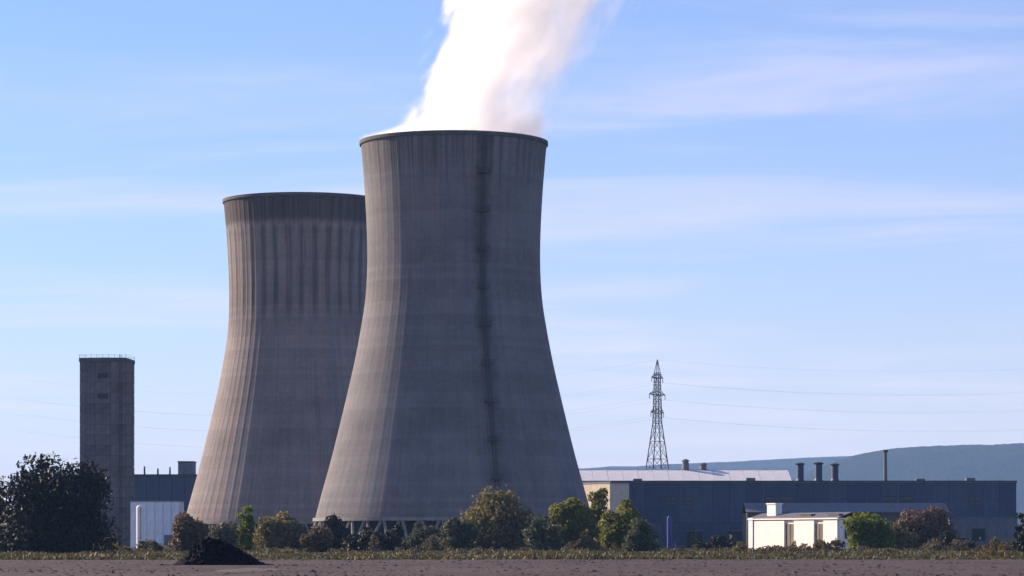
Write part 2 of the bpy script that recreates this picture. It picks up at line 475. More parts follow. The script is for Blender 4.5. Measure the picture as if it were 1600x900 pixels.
def cooling_tower(loc, mat, ribs, rib_h, label, ladder_deg):
    t = empty('cooling_tower', loc)
    t.scale = (1, 1, 0.978)
    tag(t, label, 'cooling tower', 'cooling towers of the power station')
    link('shell', shell_mesh('shell', mat, ribs, rib_h), t)
    rt = 26.8
    MB().lathe([(rt - 0.4, 118.9), (rt + 0.3, 118.9), (rt + 0.4, 119.2), (rt + 0.4, 120.0), (rt - 0.9, 120.0), (rt - 0.9, 119.3), (rt - 0.4, 119.25)], 160, True).build('rim', M['rim'], t)
    MB().lathe([(39.0, 8.3), (40.6, 8.3), (40.55, 9.3), (39.0, 9.3)], 120, True).build('ring_beam', M['column'], t)
    MB().lathe([(41.0, 0.0), (43.6, 0.0), (43.6, 1.3), (43.2, 1.3), (43.2, 0.62), (41.0, 0.62)], 96, True).build('basin_wall', M['column'], t)
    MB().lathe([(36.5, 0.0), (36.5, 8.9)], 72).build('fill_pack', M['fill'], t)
    npair = 44
    for i in range(npair):
        for s in (0, 1):
            link('column', COLM[s], t, rz=2 * math.pi * (i + 0.04 * (1 if s else -1)) / npair)
    # caged ladder with rest platforms
    if ladder_deg is not None:
        a = R(ladder_deg) - math.pi / 2
        ca, sa = math.cos(a), math.sin(a)
        def q(z, off, side):
            r = shell_r(z) + off
            return (r * ca - side * sa, r * sa + side * ca, z)
        lad = MB(); zs = np.linspace(9.5, 119.5, 46)
        for side in (-0.45, 0.45):
            lad.tube([q(z, 0.45, side) for z in zs], 0.08, 5)
        for side in (-0.6, 0.0, 0.6):
            lad.tube([q(z, 1.25, side) for z in zs], 0.05, 4)
        lo = lad.build('ladder', M['steel_dark'], t)
        hoop = MB()
        for z in np.arange(10.5, 119, 1.8):
            hoop.tube([q(z, 0.4, -0.6), q(z, 1.0, -0.75), q(z, 1.32, 0), q(z, 1.0, 0.75), q(z, 0.4, 0.6)], 0.06, 4)
        hoop.build('cage_hoops', M['steel_dark'], lo)
        for z in np.arange(20.0, 119, 11.0):
            b = MB()
            r0 = shell_r(z) + 0.2
            c = [q(z, 0.15, -1.7), q(z, 0.15, 1.7), q(z, 1.9, 1.7), q(z, 1.9, -1.7)]
            v = [(x, y, zz) for (x, y, zz) in c] + [(x, y, zz + 0.25) for (x, y, zz) in c]
            b.add(v, [(0,1,2,3),(4,7,6,5),(0,4,5,1),(1,5,6,2),(2,6,7,3),(3,7,4,0)])
            for (s0, s1) in ((2, 3), (1, 2), (3, 0)):
                for hgt in (0.8, 1.35):
                    A = np.array(c[s0]) + (0, 0, hgt); B = np.array(c[s1]) + (0, 0, hgt)
                    b.tube([A, B], 0.06, 4)
            for s0 in (2, 3):
                b.tube([c[s0], np.array(c[s0]) + (0, 0, 1.35)], 0.06, 4)
            b.build('rest_platform', M['steel_dark'], lo)
    return t

T1 = (wx(709, 900), 900.0, 0.0)
T2 = (wx(474, 1054), 1054.0, 0.0)
front = cooling_tower(T1, M['shell_front'], 60, 0.03, 'nearer, taller dark grey cooling tower with steam pouring from its top', 19.5)
back = cooling_tower(T2, M['shell_back'], 72, 0.06, 'farther cooling tower without steam, half hidden behind the steaming one', None)

# ------------------------------------------------------------------ steam
SZ = np.array([-9.0, -0.2, 0.4, 1.2, 3.3, 8.0, 14.0, 27.0, 38.4, 60.0, 85.0])
SC = np.array([0.0, 0.0, 0.2, 2.0, 6.3, 9.4, 12.4, 18.8, 24.4, 35.0, 47.0])
SR = np.array([25.2, 25.2, 27.6, 26.6, 23.6, 22.8, 23.4, 25.8, 28.2, 32.5, 37.0])
def steam_plume():
    m = bpy.data.materials.new('steam'); m.use_nodes = True
    nt = m.node_tree; nt.nodes.clear(); k = NT(nt)
    p = k.coord('Object'); x, y, z = k.sep(p)
    zn = k.math('DIVIDE', k.math('ADD', z, 9.0), 94.0, clamp=True)
    def curve(vals, sc):
        n = nt.nodes.new('ShaderNodeValToRGB'); cr = n.color_ramp
        pos = [(a + 9.0) / 94.0 for a in SZ]
        while len(cr.elements) < len(pos): cr.elements.new(0.5)
        for e, q, v in zip(cr.elements, pos, vals):
            e.position = q; e.color = (v / sc,) * 3 + (1,)
        nt.links.new(zn, n.inputs[0])
        return k.math('MULTIPLY', n.outputs[0], sc)
    c = curve(SC, 50.0); r = curve(SR, 50.0)
    dx = k.math('DIVIDE', k.math('SUBTRACT', x, c), r)
    dy = k.math('DIVIDE', y, r)
    d = k.math('SQRT', k.math('ADD', k.math('MULTIPLY', dx, dx), k.math('MULTIPLY', dy, dy)))
    sh = k.comb(k.math('SUBTRACT', x, k.math('MULTIPLY', z, 0.47)), y, k.math('MULTIPLY', z, 0.62))
    warp = nt.nodes.new('ShaderNodeTexNoise'); nt.links.new(sh, warp.inputs['Vector'])
    warp.inputs['Scale'].default_value = 0.10; warp.inputs['Detail'].default_value = 3.0
    wv = nt.nodes.new('ShaderNodeVectorMath'); wv.operation = 'MULTIPLY_ADD'
    nt.links.new(warp.outputs['Color'], wv.inputs[0]); wv.inputs[1].default_value = (9, 9, 9); nt.links.new(sh, wv.inputs[2])
    def lobes(scale):
        q = nt.nodes.new('ShaderNodeTexVoronoi'); q.feature = 'F1'
        q.inputs['Scale'].default_value = scale
        nt.links.new(wv.outputs[0], q.inputs['Vector']); return q.outputs['Distance']
    n1 = k.noise(sh, 0.05, 3, 0.55, 0.5)
    n2 = k.math('ADD', k.math('MULTIPLY', lobes(0.085), 0.62), k.math('MULTIPLY', lobes(0.23), 0.30))
    n3 = k.noise(sh, 0.45, 4, 0.65, 0.3)
    up = k.ramp(z, 0.5, 12.0, 0.25, 1.0)
    nn = k.math('ADD', k.math('MULTIPLY', k.math('SUBTRACT', n1, 0.5), 1.1), k.math('MULTIPLY', k.math('SUBTRACT', n2, 0.42), 1.15))
    nn = k.math('ADD', nn, k.math('MULTIPLY', k.math('SUBTRACT', n3, 0.5), 0.35))
    side = k.ramp(dx, -0.3, 0.85, 0.0, 1.0)
    dd = k.math('ADD', d, k.math('MULTIPLY', nn, up))
    dd = k.math('ADD', dd, k.math('MULTIPLY', k.math('MULTIPLY', side, up), 0.16))
    dens = k.math('MULTIPLY', k.ramp(dd, 1.04, 0.66, 0.0, 1.0), k.ramp(d, 1.14, 0.98, 0.0, 1.0))
    thin = k.math('SUBTRACT', 1.0, k.math('MULTIPLY', k.math('MULTIPLY', side, up), 0.90))
    fade = k.ramp(z, 78.0, 45.0, 0.0, 1.0)
    dens = k.math('MULTIPLY', k.math('MULTIPLY', dens, thin), k.math('MULTIPLY', fade, 0.155))
    dens = k.math('MULTIPLY', dens, k.ramp(k.math('ADD', k.math('MULTIPLY', n2, 0.7), k.math('MULTIPLY', n3, 0.5)), 0.72, 0.38, 0.22, 1.35))
    pv = nt.nodes.new('ShaderNodeVolumePrincipled')
    pv.inputs['Color'].default_value = (0.999, 0.997, 0.998, 1)
    pv.inputs['Density Attribute'].default_value = ''
    pv.inputs['Anisotropy'].default_value = 0.38
    nt.links.new(dens, pv.inputs['Density'])
    out = nt.nodes.new('ShaderNodeOutputMaterial')
    nt.links.new(pv.outputs[0], out.inputs['Volume'])
    n = 40
    b = MB(); v = []; f = []
    zs = [-8.5, -0.4, -0.2, 0.35, 1.2, 3.5, 8, 14, 27, 38, 60, 80]
    for q in zs:
        cc, rr = np.interp(q, SZ, SC), np.interp(q, SZ, SR)
        rr = min(rr, 25.0) if q < 0 else (rr * 1.02 if q < 1 else rr * 1.28)
        v += [(cc + rr * math.cos(2*math.pi*i/n), rr * math.sin(2*math.pi*i/n), q) for i in range(n)]
    for j in range(len(zs) - 1):
        f += [(j*n+i, j*n+(i+1) % n, (j+1)*n+(i+1) % n, (j+1)*n+i) for i in range(n)]
    f.append(tuple(range(n))[::-1]); f.append(tuple((len(zs)-1)*n + i for i in range(n)))
    o = b.add(v, f).build('steam_plume', m, loc=(T1[0], T1[1], 117.5))
    tag(o, 'white steam plume drifting up and right from the nearer cooling tower', 'steam', kind='stuff')
steam_plume()

# ------------------------------------------------------------------ buildings
def clad(t, x0, x1, yf, z0, z1, nx, nz, mats, depth=0.25, gap=0.12, axis='y', rnd=None):
    """a grid of separate cladding panels standing proud of the wall behind (children of t)"""
    w, h = (x1 - x0) / nx, (z1 - z0) / nz
    cache = {}
    for j in range(nz):
        for i in range(nx):
            mt = mats[(i * 7 + j * 3 + (i * i) % 5) % len(mats)]
            key = mt.name
            if key not in cache:
                b = MB()
                if axis == 'y': b.box(gap/2, w - gap/2, -depth, 0, gap/2, h - gap/2)
                else: b.box(-depth, 0, gap/2, w - gap/2, gap/2, h - gap/2)
                cache[key] = b.mesh('panel', mt)
            o = link('panel', cache[key], t)
            off = (random.Random(i * 31 + j * 17).random() - 0.5) * 0.05
            o.location = (x0 + i*w, yf + off, z0 + j*h) if axis == 'y' else (yf + off, x0 + i*w, z0 + j*h)

# grey windowless concrete block tower at the left
def block_tower():
    D = 950.0; x0, x1 = wx(124, D), wx(197, D); W = x1 - x0; H = wz(559, D)
    t = empty('concrete_tower', ((x0 + x1) / 2, D, 0), R(-3))
    tag(t, 'tall windowless grey concrete block tower behind the dark round tree', 'tower')
    hw, dp = W / 2, 15.0
    MB().box(-hw + 0.3, hw - 0.3, 0.3, dp, 0, H - 0.9).build('core', M['panel_dark'], t)
    clad(t, -hw, hw, 0.3, 0, H - 1.2, 3, 18, [M['panel_grey'], M['panel_grey2'], M['panel_grey'], M['panel_grey3']], 0.3, 0.10)
    clad(t, 0.3, dp, hw, 0, H - 1.2, 3, 18, [M['panel_grey']], 0.3, 0.14, axis='x')
    b = MB(); b.box(-hw - 0.15, hw + 0.15, -0.25, dp + 0.2, H - 1.2, H); b.build('parapet', M['rim'], t)
    MB().box(-2.2, 1.4, 5, 9, H, H + 0.35).build('roof_hatch', M['rim'], t)
    b = MB()
    for z in (H + 0.55, H + 1.05): b.tube([(-hw, 0, z), (hw, 0, z), (hw, dp, z), (-hw, dp, z), (-hw, 0, z)], 0.025, 4)
    for i in range(9):
        for y in (0.0, dp): b.tube([(-hw + 2*hw*i/8, y, H - 0.1), (-hw + 2*hw*i/8, y, H + 1.05)], 0.05, 4)
    b.build('roof_railing', M['steel_dark'], t)
    for z in (H - 6.2, H - 12.4):
        g = MB().box(-1.6, 1.6, -0.12, -0.02, z, z + 1.5).build('louvre', M['panel_dark'], t)
        b = MB()
        for i in range(6): b.box(-1.5, 1.5, -0.2, -0.125, z + 0.12 + 0.23*i, z + 0.2 + 0.23*i)
        b.build('slats', M['steel_dark'], g)
    b = MB()
    for x in (hw - 1.9, hw - 1.3): b.tube([(x, -0.35, 1.0), (x, -0.35, H + 0.9)], 0.06, 4)
    for i in range(int(H * 1.6)): b.tube([(hw - 1.9, -0.35, 1.2 + i / 1.6), (hw - 1.3, -0.35, 1.2 + i / 1.6)], 0.04, 4)
    b.build('ladder', M['steel_dark'], t)
block_tower()

# navy hall right of the towers
def navy_hall():
    D = 1100.0; x0, x1 = wx(955, D), wx(1588, D); H = wz(751, D)
    t = empty('turbine_hall', ((x0 + x1) / 2, D, 0))
    tag(t, 'long flat roofed navy steel hall right of the steaming tower', 'hall')
    hw = (x1 - x0) / 2
    MB().box(-hw, hw, 0, 46, 0, H - 0.7).build('wall', M['navy'], t)
    clad(t, -hw, hw, 0, 9.2, H - 0.9, 24, 1, [M['navy'], M['navy2'], M['navy3']], 0.3, 0.22)
    clad(t, -hw, hw, 0, 1.2, 9.0, 24, 1, [M['navy3'], M['navy2'], M['navy']], 0.22, 0.22)
    MB().box(-hw - 0.1, hw + 0.1, -0.12, 0, 0, 1.1).build('plinth', M['shed_wall'], t)
    MB().box(-hw - 0.2, hw + 0.2, -0.45, 46.2, H - 0.7, H).build('parapet', M['panel_dark'], t)
    for i in range(1, 24, 4):
        x = -hw + i * 2 * hw / 24
        MB().tube([(x, -0.5, 0.2), (x, -0.5, H - 0.8)], 0.16, 6).build('downpipe', M['slate'], t)
    MB().box(-hw, hw, -0.75, -0.46, H - 0.75, H - 0.45).build('gutter', M['slate'], t)
    for i in (3, 4, 9, 10, 16, 17, 21):
        x = -hw + (i + 0.5) * 2 * hw / 24
        g = MB().box(x - 2.0, x + 2.0, -0.40, -0.31, 15.5, 18.4).build('louvre', M['dark'], t)
        b = MB()
        for q in range(6): b.box(x - 1.9, x + 1.9, -0.52, -0.405, 15.7 + 0.45 * q, 15.9 + 0.45 * q)
        b.build('slats', M['slate'], g)
    for px in (1085, 1150):
        x = wx(px, D) - (x0 + x1) / 2
        d = MB().box(x - 2.6, x + 2.6, -0.5, -0.24, 0, 6.0).build('door', M['dark'], t)
        MB().box(x - 2.9, x + 2.9, -0.56, -0.51, 6.0, 6.35).build('lintel', M['panel_grey'], d)
    for (px, ptop, w) in ((1256, 723, 2.6), (1285, 722, 2.7), (1311, 724, 2.5)):
        x = wx(px, D) - (x0 + x1) / 2; zt = wz(ptop, D + 14)
        s = MB().tube([(x, 14, H - 0.5), (x, 14, H + 1.0), (x, 14, zt - 0.9)], [w/2 + 0.35, w/2, w/2], 14).build('vent_stack', M['navy'], t)
        MB().tube([(x, 14, zt - 0.85), (x, 14, zt - 0.4), (x, 14, zt)], [w/2 + 0.1, w/2 + 0.55, w/2 - 0.5], 14).build('cap', M['steel_dark'], s)
    x = wx(1395, D) - (x0 + x1) / 2
    s = MB().tube([(x, 22, H - 0.5), (x, 22, wz(706, D + 22))], [0.75, 0.6], 10).build('exhaust_pipe', M['slate'], t)
    MB().tube([(x, 22, wz(706, D + 22) - 0.1), (x, 22, wz(704, D + 22) + 0.3)], [1.0, 0.9], 10).build('cap', M['steel_dark'], s)
    for i, px in enumerate((1000, 1180, 1450, 1530)):
        x = wx(px, D) - (x0 + x1) / 2
        MB().box(x - 1.6, x + 1.6, 20, 23, H - 0.1, H + 1.1 + 0.3 * (i % 2)).build('roof_unit', M['slate'], t)
navy_hall()

# pale hall with the white roof behind it
def pale_hall():
    D = 1190.0; x0, x1 = wx(903, D), wx(1237, D)
    t = empty('white_roofed_hall', ((x0 + x1) / 2, D, 0))
    tag(t, 'hall with sloping white sheet roof showing above the navy hall', 'hall')
    hw = (x1 - x0) / 2; ze = wz(752, D); zr = wz(735, D + 16)
    MB().box(-hw + 0.4, hw - 0.4, 0.6, 33, 0, ze - 0.1).build('wall', M['cream'], t)
    n = 14; w = (x1 - x0) / n
    def slab(ya, za, yb, zb):
        b = MB(); th = 0.25
        v = [(0.04, ya, za), (w - 0.04, ya, za), (w - 0.04, yb, zb), (0.04, yb, zb)]
        v += [(x, y, z + th) for x, y, z in v]
        return b.add(v, [(0,3,2,1),(4,5,6,7),(0,1,5,4),(1,2,6,5),(2,3,7,6),(3,0,4,7)]).mesh('roof_sheet', M['white_roof'])
    A, B = slab(-0.4, ze, 16.6, zr), slab(34.0, ze, 17.0, zr)
    for i in range(n):
        link('roof_sheet', A, t, (-hw + i * w, 0, 0.03 * (i % 2)))
        link('roof_sheet', B, t, (-hw + i * w, 0, 0.03 * (i % 2)))
    b = MB(); b.add([(-hw + 0.5, 0.7, ze - 0.1), (-hw + 0.5, 32.9, ze - 0.1), (-hw + 0.5, 16.8, zr - 0.1), (-hw + 0.8, 0.7, ze - 0.1), (-hw + 0.8, 32.9, ze - 0.1), (-hw + 0.8, 16.8, zr - 0.1)],
          [(0, 2, 1), (3, 4, 5), (0, 1, 4, 3), (1, 2, 5, 4), (2, 0, 3, 5)]); b.build('gable', M['cream'], t)
    MB().box(-hw, hw, 16.5, 17.1, zr + 0.2, zr + 0.55).build('ridge_cap', M['white_roof'], t)
    for px, h in ((1075, 3.6), (1103, 2.2)):
        x = wx(px, D) - (x0 + x1) / 2
        s = MB().tube([(x, 17, zr - 0.2), (x, 17, zr + h)], [1.5, 1.2], 12).build('ventilator', M['shed_roof'], t)
        MB().tube([(x, 17, zr + h), (x, 17, zr + h + 0.8)], [1.9, 0.5], 12).build('cap', M['slate'], s)
pale_hall()

def stair_tower():
    D = 1078.0; xr = wx(953, D)
    t = empty('stair_tower', (xr, D, 0), R(-58))
    tag(t, 'cream rendered stair tower between the steaming tower and navy hall', 'tower')
    H = wz(753, D)
    MB().box(-17, 0, 0, 8, 0, H - 0.5).build('wall', M['cream'], t)
    MB().box(-17.2, 0.2, -0.2, 8.2, H - 0.5, H).build('parapet', M['shed_roof'], t)
    for j in range(4):
        w = MB().box(-10, -8.2, -0.12, -0.02, 3.5 + 4.6 * j, 5.6 + 4.6 * j).build('window', M['dark'], t)
        MB().box(-10.2, -8.0, -0.22, -0.01, 3.3 + 4.6 * j, 3.48 + 4.6 * j).build('sill', M['panel_grey'], w)
stair_tower()

# low grey-roofed shed in front of the navy hall
def low_shed():
    D = 930.0; x0, x1 = wx(1166, D), wx(1484, D)
    t = empty('long_low_shed', ((x0 + x1) / 2, D, 0))
    tag(t, 'long low shed with pale grey sheet roof behind the white building', 'shed')
    hw = (x1 - x0) / 2; ze = wz(801, D); zr = wz(787, D + 10)
    MB().box(-hw + 0.3, hw - 0.3, 0.5, 20, 0, ze - 0.05).build('wall', M['shed_wall'], t)
    n = 15; w = 2 * hw / n
    def slab(ya, za, yb, zb):
        b = MB(); th = 0.2
        v = [(0.03, ya, za), (w - 0.03, ya, za), (w - 0.03, yb, zb), (0.03, yb, zb)]
        v += [(x, y, z + th) for x, y, z in v]
        return b.add(v, [(0,3,2,1),(4,5,6,7),(0,1,5,4),(1,2,6,5),(2,3,7,6),(3,0,4,7)]).mesh('roof_sheet', M['shed_roof'])
    A, B = slab(-0.4, ze, 10.2, zr), slab(21.0, ze, 10.5, zr)
    for i in range(n):
        link('roof_sheet', A, t, (-hw + i * w, 0, 0.025 * (i % 2)))
        link('roof_sheet', B, t, (-hw + i * w, 0, 0.025 * (i % 2)))
    for i in range(5):
        x = -hw + (i + 0.5) * 2 * hw / 5
        d = MB().box(x - 2.2, x + 2.2, 0.36, 0.48, 0, 4.6).build('door', M['taupe'], t)
        MB().box(x - 2.4, x + 2.4, 0.28, 0.47, 4.6, 4.85).build('lintel', M['slate'], d)
low_shed()

def slate_annex():
    D = 960.0; x0, x1 = wx(1484, D), wx(1590, D)
    t = empty('slate_annex', ((x0 + x1) / 2, D, 0))
    tag(t, 'small slate grey block with dark opening at the right edge', 'building')
    hw = (x1 - x0) / 2; H = wz(808, D)
    MB().box(-hw, hw, 0, 14, 0, H - 0.4).build('wall', M['slate'], t)
    MB().box(-hw - 0.2, hw + 0.2, -0.25, 14.2, H - 0.4, H).build('parapet', M['shed_roof'], t)
    clad(t, -hw, hw, 0, 0.2, H - 0.5, 7, 1, [M['slate']], 0.15, 0.12)
    x = wx(1529, D) - (x0 + x1) / 2
    w = MB().box(x - 2.0, x + 2.0, -0.32, -0.18, 2.6, 6.2).build('opening', M['dark'], t)
    MB().box(x - 2.3, x + 2.3, -0.42, -0.20, 6.2, 6.5).build('lintel', M['panel_grey'], w)
    x = wx(1503, D) - (x0 + x1) / 2
    d = MB().box(x - 1.6, x + 1.6, -0.30, -0.18, 0, 3.4).build('door', M['dark'], t)
slate_annex()

# white rendered building catching the sun
def white_building():
    D = 718.0; rz = R(-60)
    # local x runs along the sunlit front: far (left) end at x = -L, near corner at 0
    t = empty('white_building', (wx(1312, D), D, 0), rz)
    tag(t, 'low sunlit white and cream building with small chimney near the field', 'building')
    L = 36.0; H = wz(809, D); dp = 7.0
    MB().box(-L, 0, 0, dp, 0, H - 0.3).build('wall', M['white_paint'], t)
    # proud render bays, dark recessed strips between them
    bays = ((-L + 1.9, -L + 14.5), (-L + 18.5, -9.5), (-5.8, -0.3))
    for a, b_ in bays:
        MB().box(a, b_, -0.50, -0.01, 0.7, H - 0.55).build('render_bay', M['white_paint'], t)
        MB().box(a, b_, -0.56, -0.012, 0.0, 0.66).build('plinth', M['cream'], t)
    for a, b_ in ((-L + 14.7, -L + 18.3), (-9.3, -6.0)):
        d = MB().box(a, b_, -0.12, -0.01, 0, H - 1.3).build('door', M['taupe'], t)
        MB().box((a+b_)/2 - 0.06, (a+b_)/2 + 0.06, -0.17, -0.125, 0, H - 1.4).build('door_post', M['panel_dark'], d)
    MB().box(-L - 0.1, -L + 1.7, -0.7, -0.02, 0, H + 0.2).build('corner_pier', M['white_roof'], t)
    MB().box(-L - 0.3, 0.3, -0.85, dp + 0.3, H - 0.3, H).build('cornice', M['white_paint'], t)
    n = 16; w = (L + 0.4) / n
    zr = H + 1.2
    def slab(ya, za, yb, zb):
        b = MB(); th = 0.16
        v = [(0.02, ya, za), (w - 0.02, ya, za), (w - 0.02, yb, zb), (0.02, yb, zb)]
        v += [(x, y, z + th) for x, y, z in v]
        return b.add(v, [(0,3,2,1),(4,5,6,7),(0,1,5,4),(1,2,6,5),(2,3,7,6),(3,0,4,7)]).mesh('roof_sheet', M['shed_roof'])
    A, B = slab(-0.3, H + 0.03, dp / 2 - 0.05, zr), slab(dp + 0.2, H + 0.03, dp / 2 + 0.05, zr)
    for i in range(n):
        link('roof_sheet', A, t, (-L - 0.2 + i * w, 0, 0.02 * (i % 2)))
        link('roof_sheet', B, t, (-L - 0.2 + i * w, 0, 0.02 * (i % 2)))
    c = MB().box(-L + 5.0, -L + 8.6, 1.2, 3.0, H + 0.2, H + 3.4).build('chimney', M['white_roof'], t)
    MB().box(-L + 4.8, -L + 8.8, 1.0, 3.2, H + 3.4, H + 3.7).build('cap', M['white_paint'], c)
    for a in (-14.0, -3.0):
        MB().box(a - 2.2, a + 2.2, 0.4, 1.6, H + 0.25, H + 0.95).build('roof_vent', M['steel_dark'], t)
    for i in range(2):
        x = 0.02; y = 1.4 + 3.0 * i
        w_ = MB().box(0.01, 0.10, y, y + 1.3, 3.2, 5.2).build('window', M['dark'], t)
        MB().box(0.01, 0.2, y - 0.1, y + 1.4, 3.0, 3.18).build('sill', M['panel_grey'], w_)
white_building()

# left: dark hall, roof block, pale blue shed, white post
def left_hall():
    D = 1210.0; x0, x1 = wx(128, D), wx(330, D); H = wz(741, D)
    t = empty('boiler_hall', ((x0 + x1) / 2, D, 0))
    tag(t, 'dark blue hall between the concrete block tower and farther cooling tower', 'hall')
    hw = (x1 - x0) / 2
    MB().box(-hw, hw, 0, 30, 0, H - 0.8).build('wall', M['navy'], t)
    clad(t, -hw, hw, 0, 0.5, H - 1.0, 10, 2, [M['navy'], M['navy2']], 0.3, 0.25)
    MB().box(-hw - 0.2, hw + 0.2, -0.45, 30.2, H - 0.8, H).build('parapet', M['steel_dark'], t)
    for px, ptop in ((222, 728), (243, 731), (262, 729)):
        x = wx(px, D) - (x0 + x1) / 2
        MB().tube([(x, 8, H - 0.3), (x, 8, wz(ptop, D))], [0.4, 0.3], 8).build('vent_pipe', M['steel_dark'], t)
    xa, xb = wx(276, D) - (x0 + x1) / 2, wx(300, D) - (x0 + x1) / 2
    p = MB().box(xa, xb, 5, 15, H - 0.2, wz(722, D)).build('plant_room', M['slate'], t)
    MB().box(xa - 0.2, xb + 0.2, 4.8, 15.2, wz(722, D), wz(720, D)).build('roof', M['steel_dark'], p)
left_hall()

def blue_shed():
    D = 880.0; x0, x1 = wx(204, D), wx(281, D); H = wz(782, D)
    t = empty('pale_blue_shed', ((x0 + x1) / 2, D, 0))
    tag(t, 'pale blue clad shed at the foot of the concrete block tower', 'shed')
    hw = (x1 - x0) / 2
    MB().box(-hw, hw, 0, 11, 0, H - 0.3).build('wall', M['pale_blue'], t)
    clad(t, -hw, hw, 0, 0.6, H - 0.4, 6, 2, [M['pale_blue']], 0.16, 0.14)
    MB().box(-hw - 0.2, hw + 0.2, -0.3, 11.2, H - 0.3, H).build('roof_edge', M['slate'], t)
    d = MB().box(hw - 4.4, hw - 1.2, -0.3, -0.17, 0, 4.2).build('door', M['slate'], t)
    MB().box(hw - 2.0, hw - 1.8, -0.36, -0.31, 1.8, 2.1).build('handle', M['steel_dark'], d)
    # standing tank at its corner
    D2 = 866.0
    k = empty('white_tank', (wx(219, D2), D2, 0))
    tag(k, 'slim upright white tank in front of the pale blue shed', 'tank')
    Ht = wz(789, D2)
    MB().tube([(0, 0, 0.5), (0, 0, Ht - 0.7), (0, 0, Ht - 0.2), (0, 0, Ht)], [1.05, 1.05, 0.8, 0.3], 20).build('vessel', M['white_roof'], k)
    MB().tube([(0, 0, 0), (0, 0, 0.5)], [1.25, 1.2], 16).build('base', M['column'], k)
    MB().tube([(0.3, -1.2, 0.4), (0.3, -1.2, Ht - 0.5)], 0.07, 6).build('pipe', M['steel_dark'], k)
blue_shed()

def standpipe():
    D = 800.0; t = empty('blue_standpipe', (wx(1046, D), D, 0))
    tag(t, 'slim dark blue painted standpipe beside the green bushes', 'standpipe')
    H = wz(806, D)
    MB().tube([(0, 0, 0.3), (0, 0, H - 0.5), (0, 0, H)], [0.62, 0.62, 0.25], 16).build('pipe', M['blue_paint'], t)
    MB().tube([(0, 0, 0), (0, 0, 0.3)], [0.95, 0.95], 14).build('flange', M['steel_dark'], t)
    MB().tube([(0.55, 0, 2.0), (1.6, 0, 2.0), (1.6, 0, 0.1)], 0.18, 8).build('branch', M['blue_paint'], t)
standpipe()

# ------------------------------------------------------------------ pylon and conductors
def pylon():
    D = 1310.0; t = empty('pylon', (wx(1027, D), D, 0), R(62))
    tag(t, 'steel lattice electricity pylon rising behind the white roofed hall', 'pylon')
    H = wz(562, D)
    def half(z):
        return float(np.interp(z, [0, 0.30*H, 0.66*H, 0.93*H, H], [7.4, 4.6, 1.45, 0.95, 0.05]))
    lv = list(np.linspace(0, 0.66, 8)) + list(np.linspace(0.70, 0.93, 7)) + [1.0]
    lv = [q * H for q in lv]
    for sx in (-1, 1):
        for sy in (-1, 1):
            b = MB(); b.tube([(sx*half(z), sy*half(z), z) for z in lv], [0.34 - 0.2 * (z / H) for z in lv], 5)
            b.build('leg', M['pylon'], t)
    br = MB()
    for a, c in zip(lv[:-2], lv[1:-1]):
        ha, hc = half(a), half(c)
        for (p, q) in (((-1,-1),(1,-1)), ((1,-1),(1,1)), ((1,1),(-1,1)), ((-1,1),(-1,-1))):
            br.tube([(p[0]*ha, p[1]*ha, a), (q[0]*hc, q[1]*hc, c)], 0.11, 4)
            br.tube([(q[0]*ha, q[1]*ha, a), (p[0]*hc, p[1]*hc, c)], 0.11, 4)
            br.tube([(p[0]*hc, p[1]*hc, c), (q[0]*hc, q[1]*hc, c)], 0.09, 4)
    br.build('bracing', M['pylon'], t)
    tips = []
    for zf, ln in ((0.715, 6.2), (0.81, 7.6), (0.90, 5.4)):
        z = zf * H; hw = half(z)
        for s in (-1, 1):
            b = MB(); tip = (s * ln, 0, z + 0.4)
            for sy in (-1, 1):
                b.tube([(s*hw, sy*hw, z), tip], 0.16, 4)
                b.tube([(s*hw, sy*hw, z + 2.0), tip], 0.13, 4)
                for fq in (0.33, 0.66):
                    A = np.array((s*hw, sy*hw, z)) * (1-fq) + np.array(tip) * fq
                    B = np.array((s*hw, sy*hw, z + 2.0)) * (1-fq) + np.array(tip) * fq
                    b.tube([A, B], 0.09, 4)
            arm = b.build('crossarm', M['pylon'], t)
            MB().tube([(tip[0], 0, z + 0.4), (tip[0], 0, z - 1.6)], [0.16, 0.16], 6).build('insulator', M['slate'], arm)
            tips.append((tip[0], 0, z - 1.6))
    tips.append((0, 0, H))
    where = [lv_ + ' arm, ' + sd for lv_ in ('lowest', 'middle', 'upper') for sd in ('nearer side', 'farther side')]
    where = ['thin power line slung from the pylon\'s ' + q for q in where] + ['thin topmost wire strung from the tip of the pylon']
    # conductors, one object each, running along the line (local +-y)
    ca, sa = math.cos(R(62)), math.sin(R(62))
    for lab, (x, y, z) in zip(where, tips):
        pts = []
        for s in np.linspace(-1, 1, 81):
            d = s * 330.0
            u = abs(s); sag = 11.0 * 4 * u * (1 - u)
            lx, ly = x, -d
            pts.append((lx * ca - ly * sa, lx * sa + ly * ca, z - sag + (6.0 * u if s > 0 else 0)))
        o = MB().tube(pts, 0.013, 4).build('power_line', M['steel_dark'], loc=(wx(1027, D), D, 0))
        tag(o, lab, 'power line', 'power lines on the pylon')
pylon()

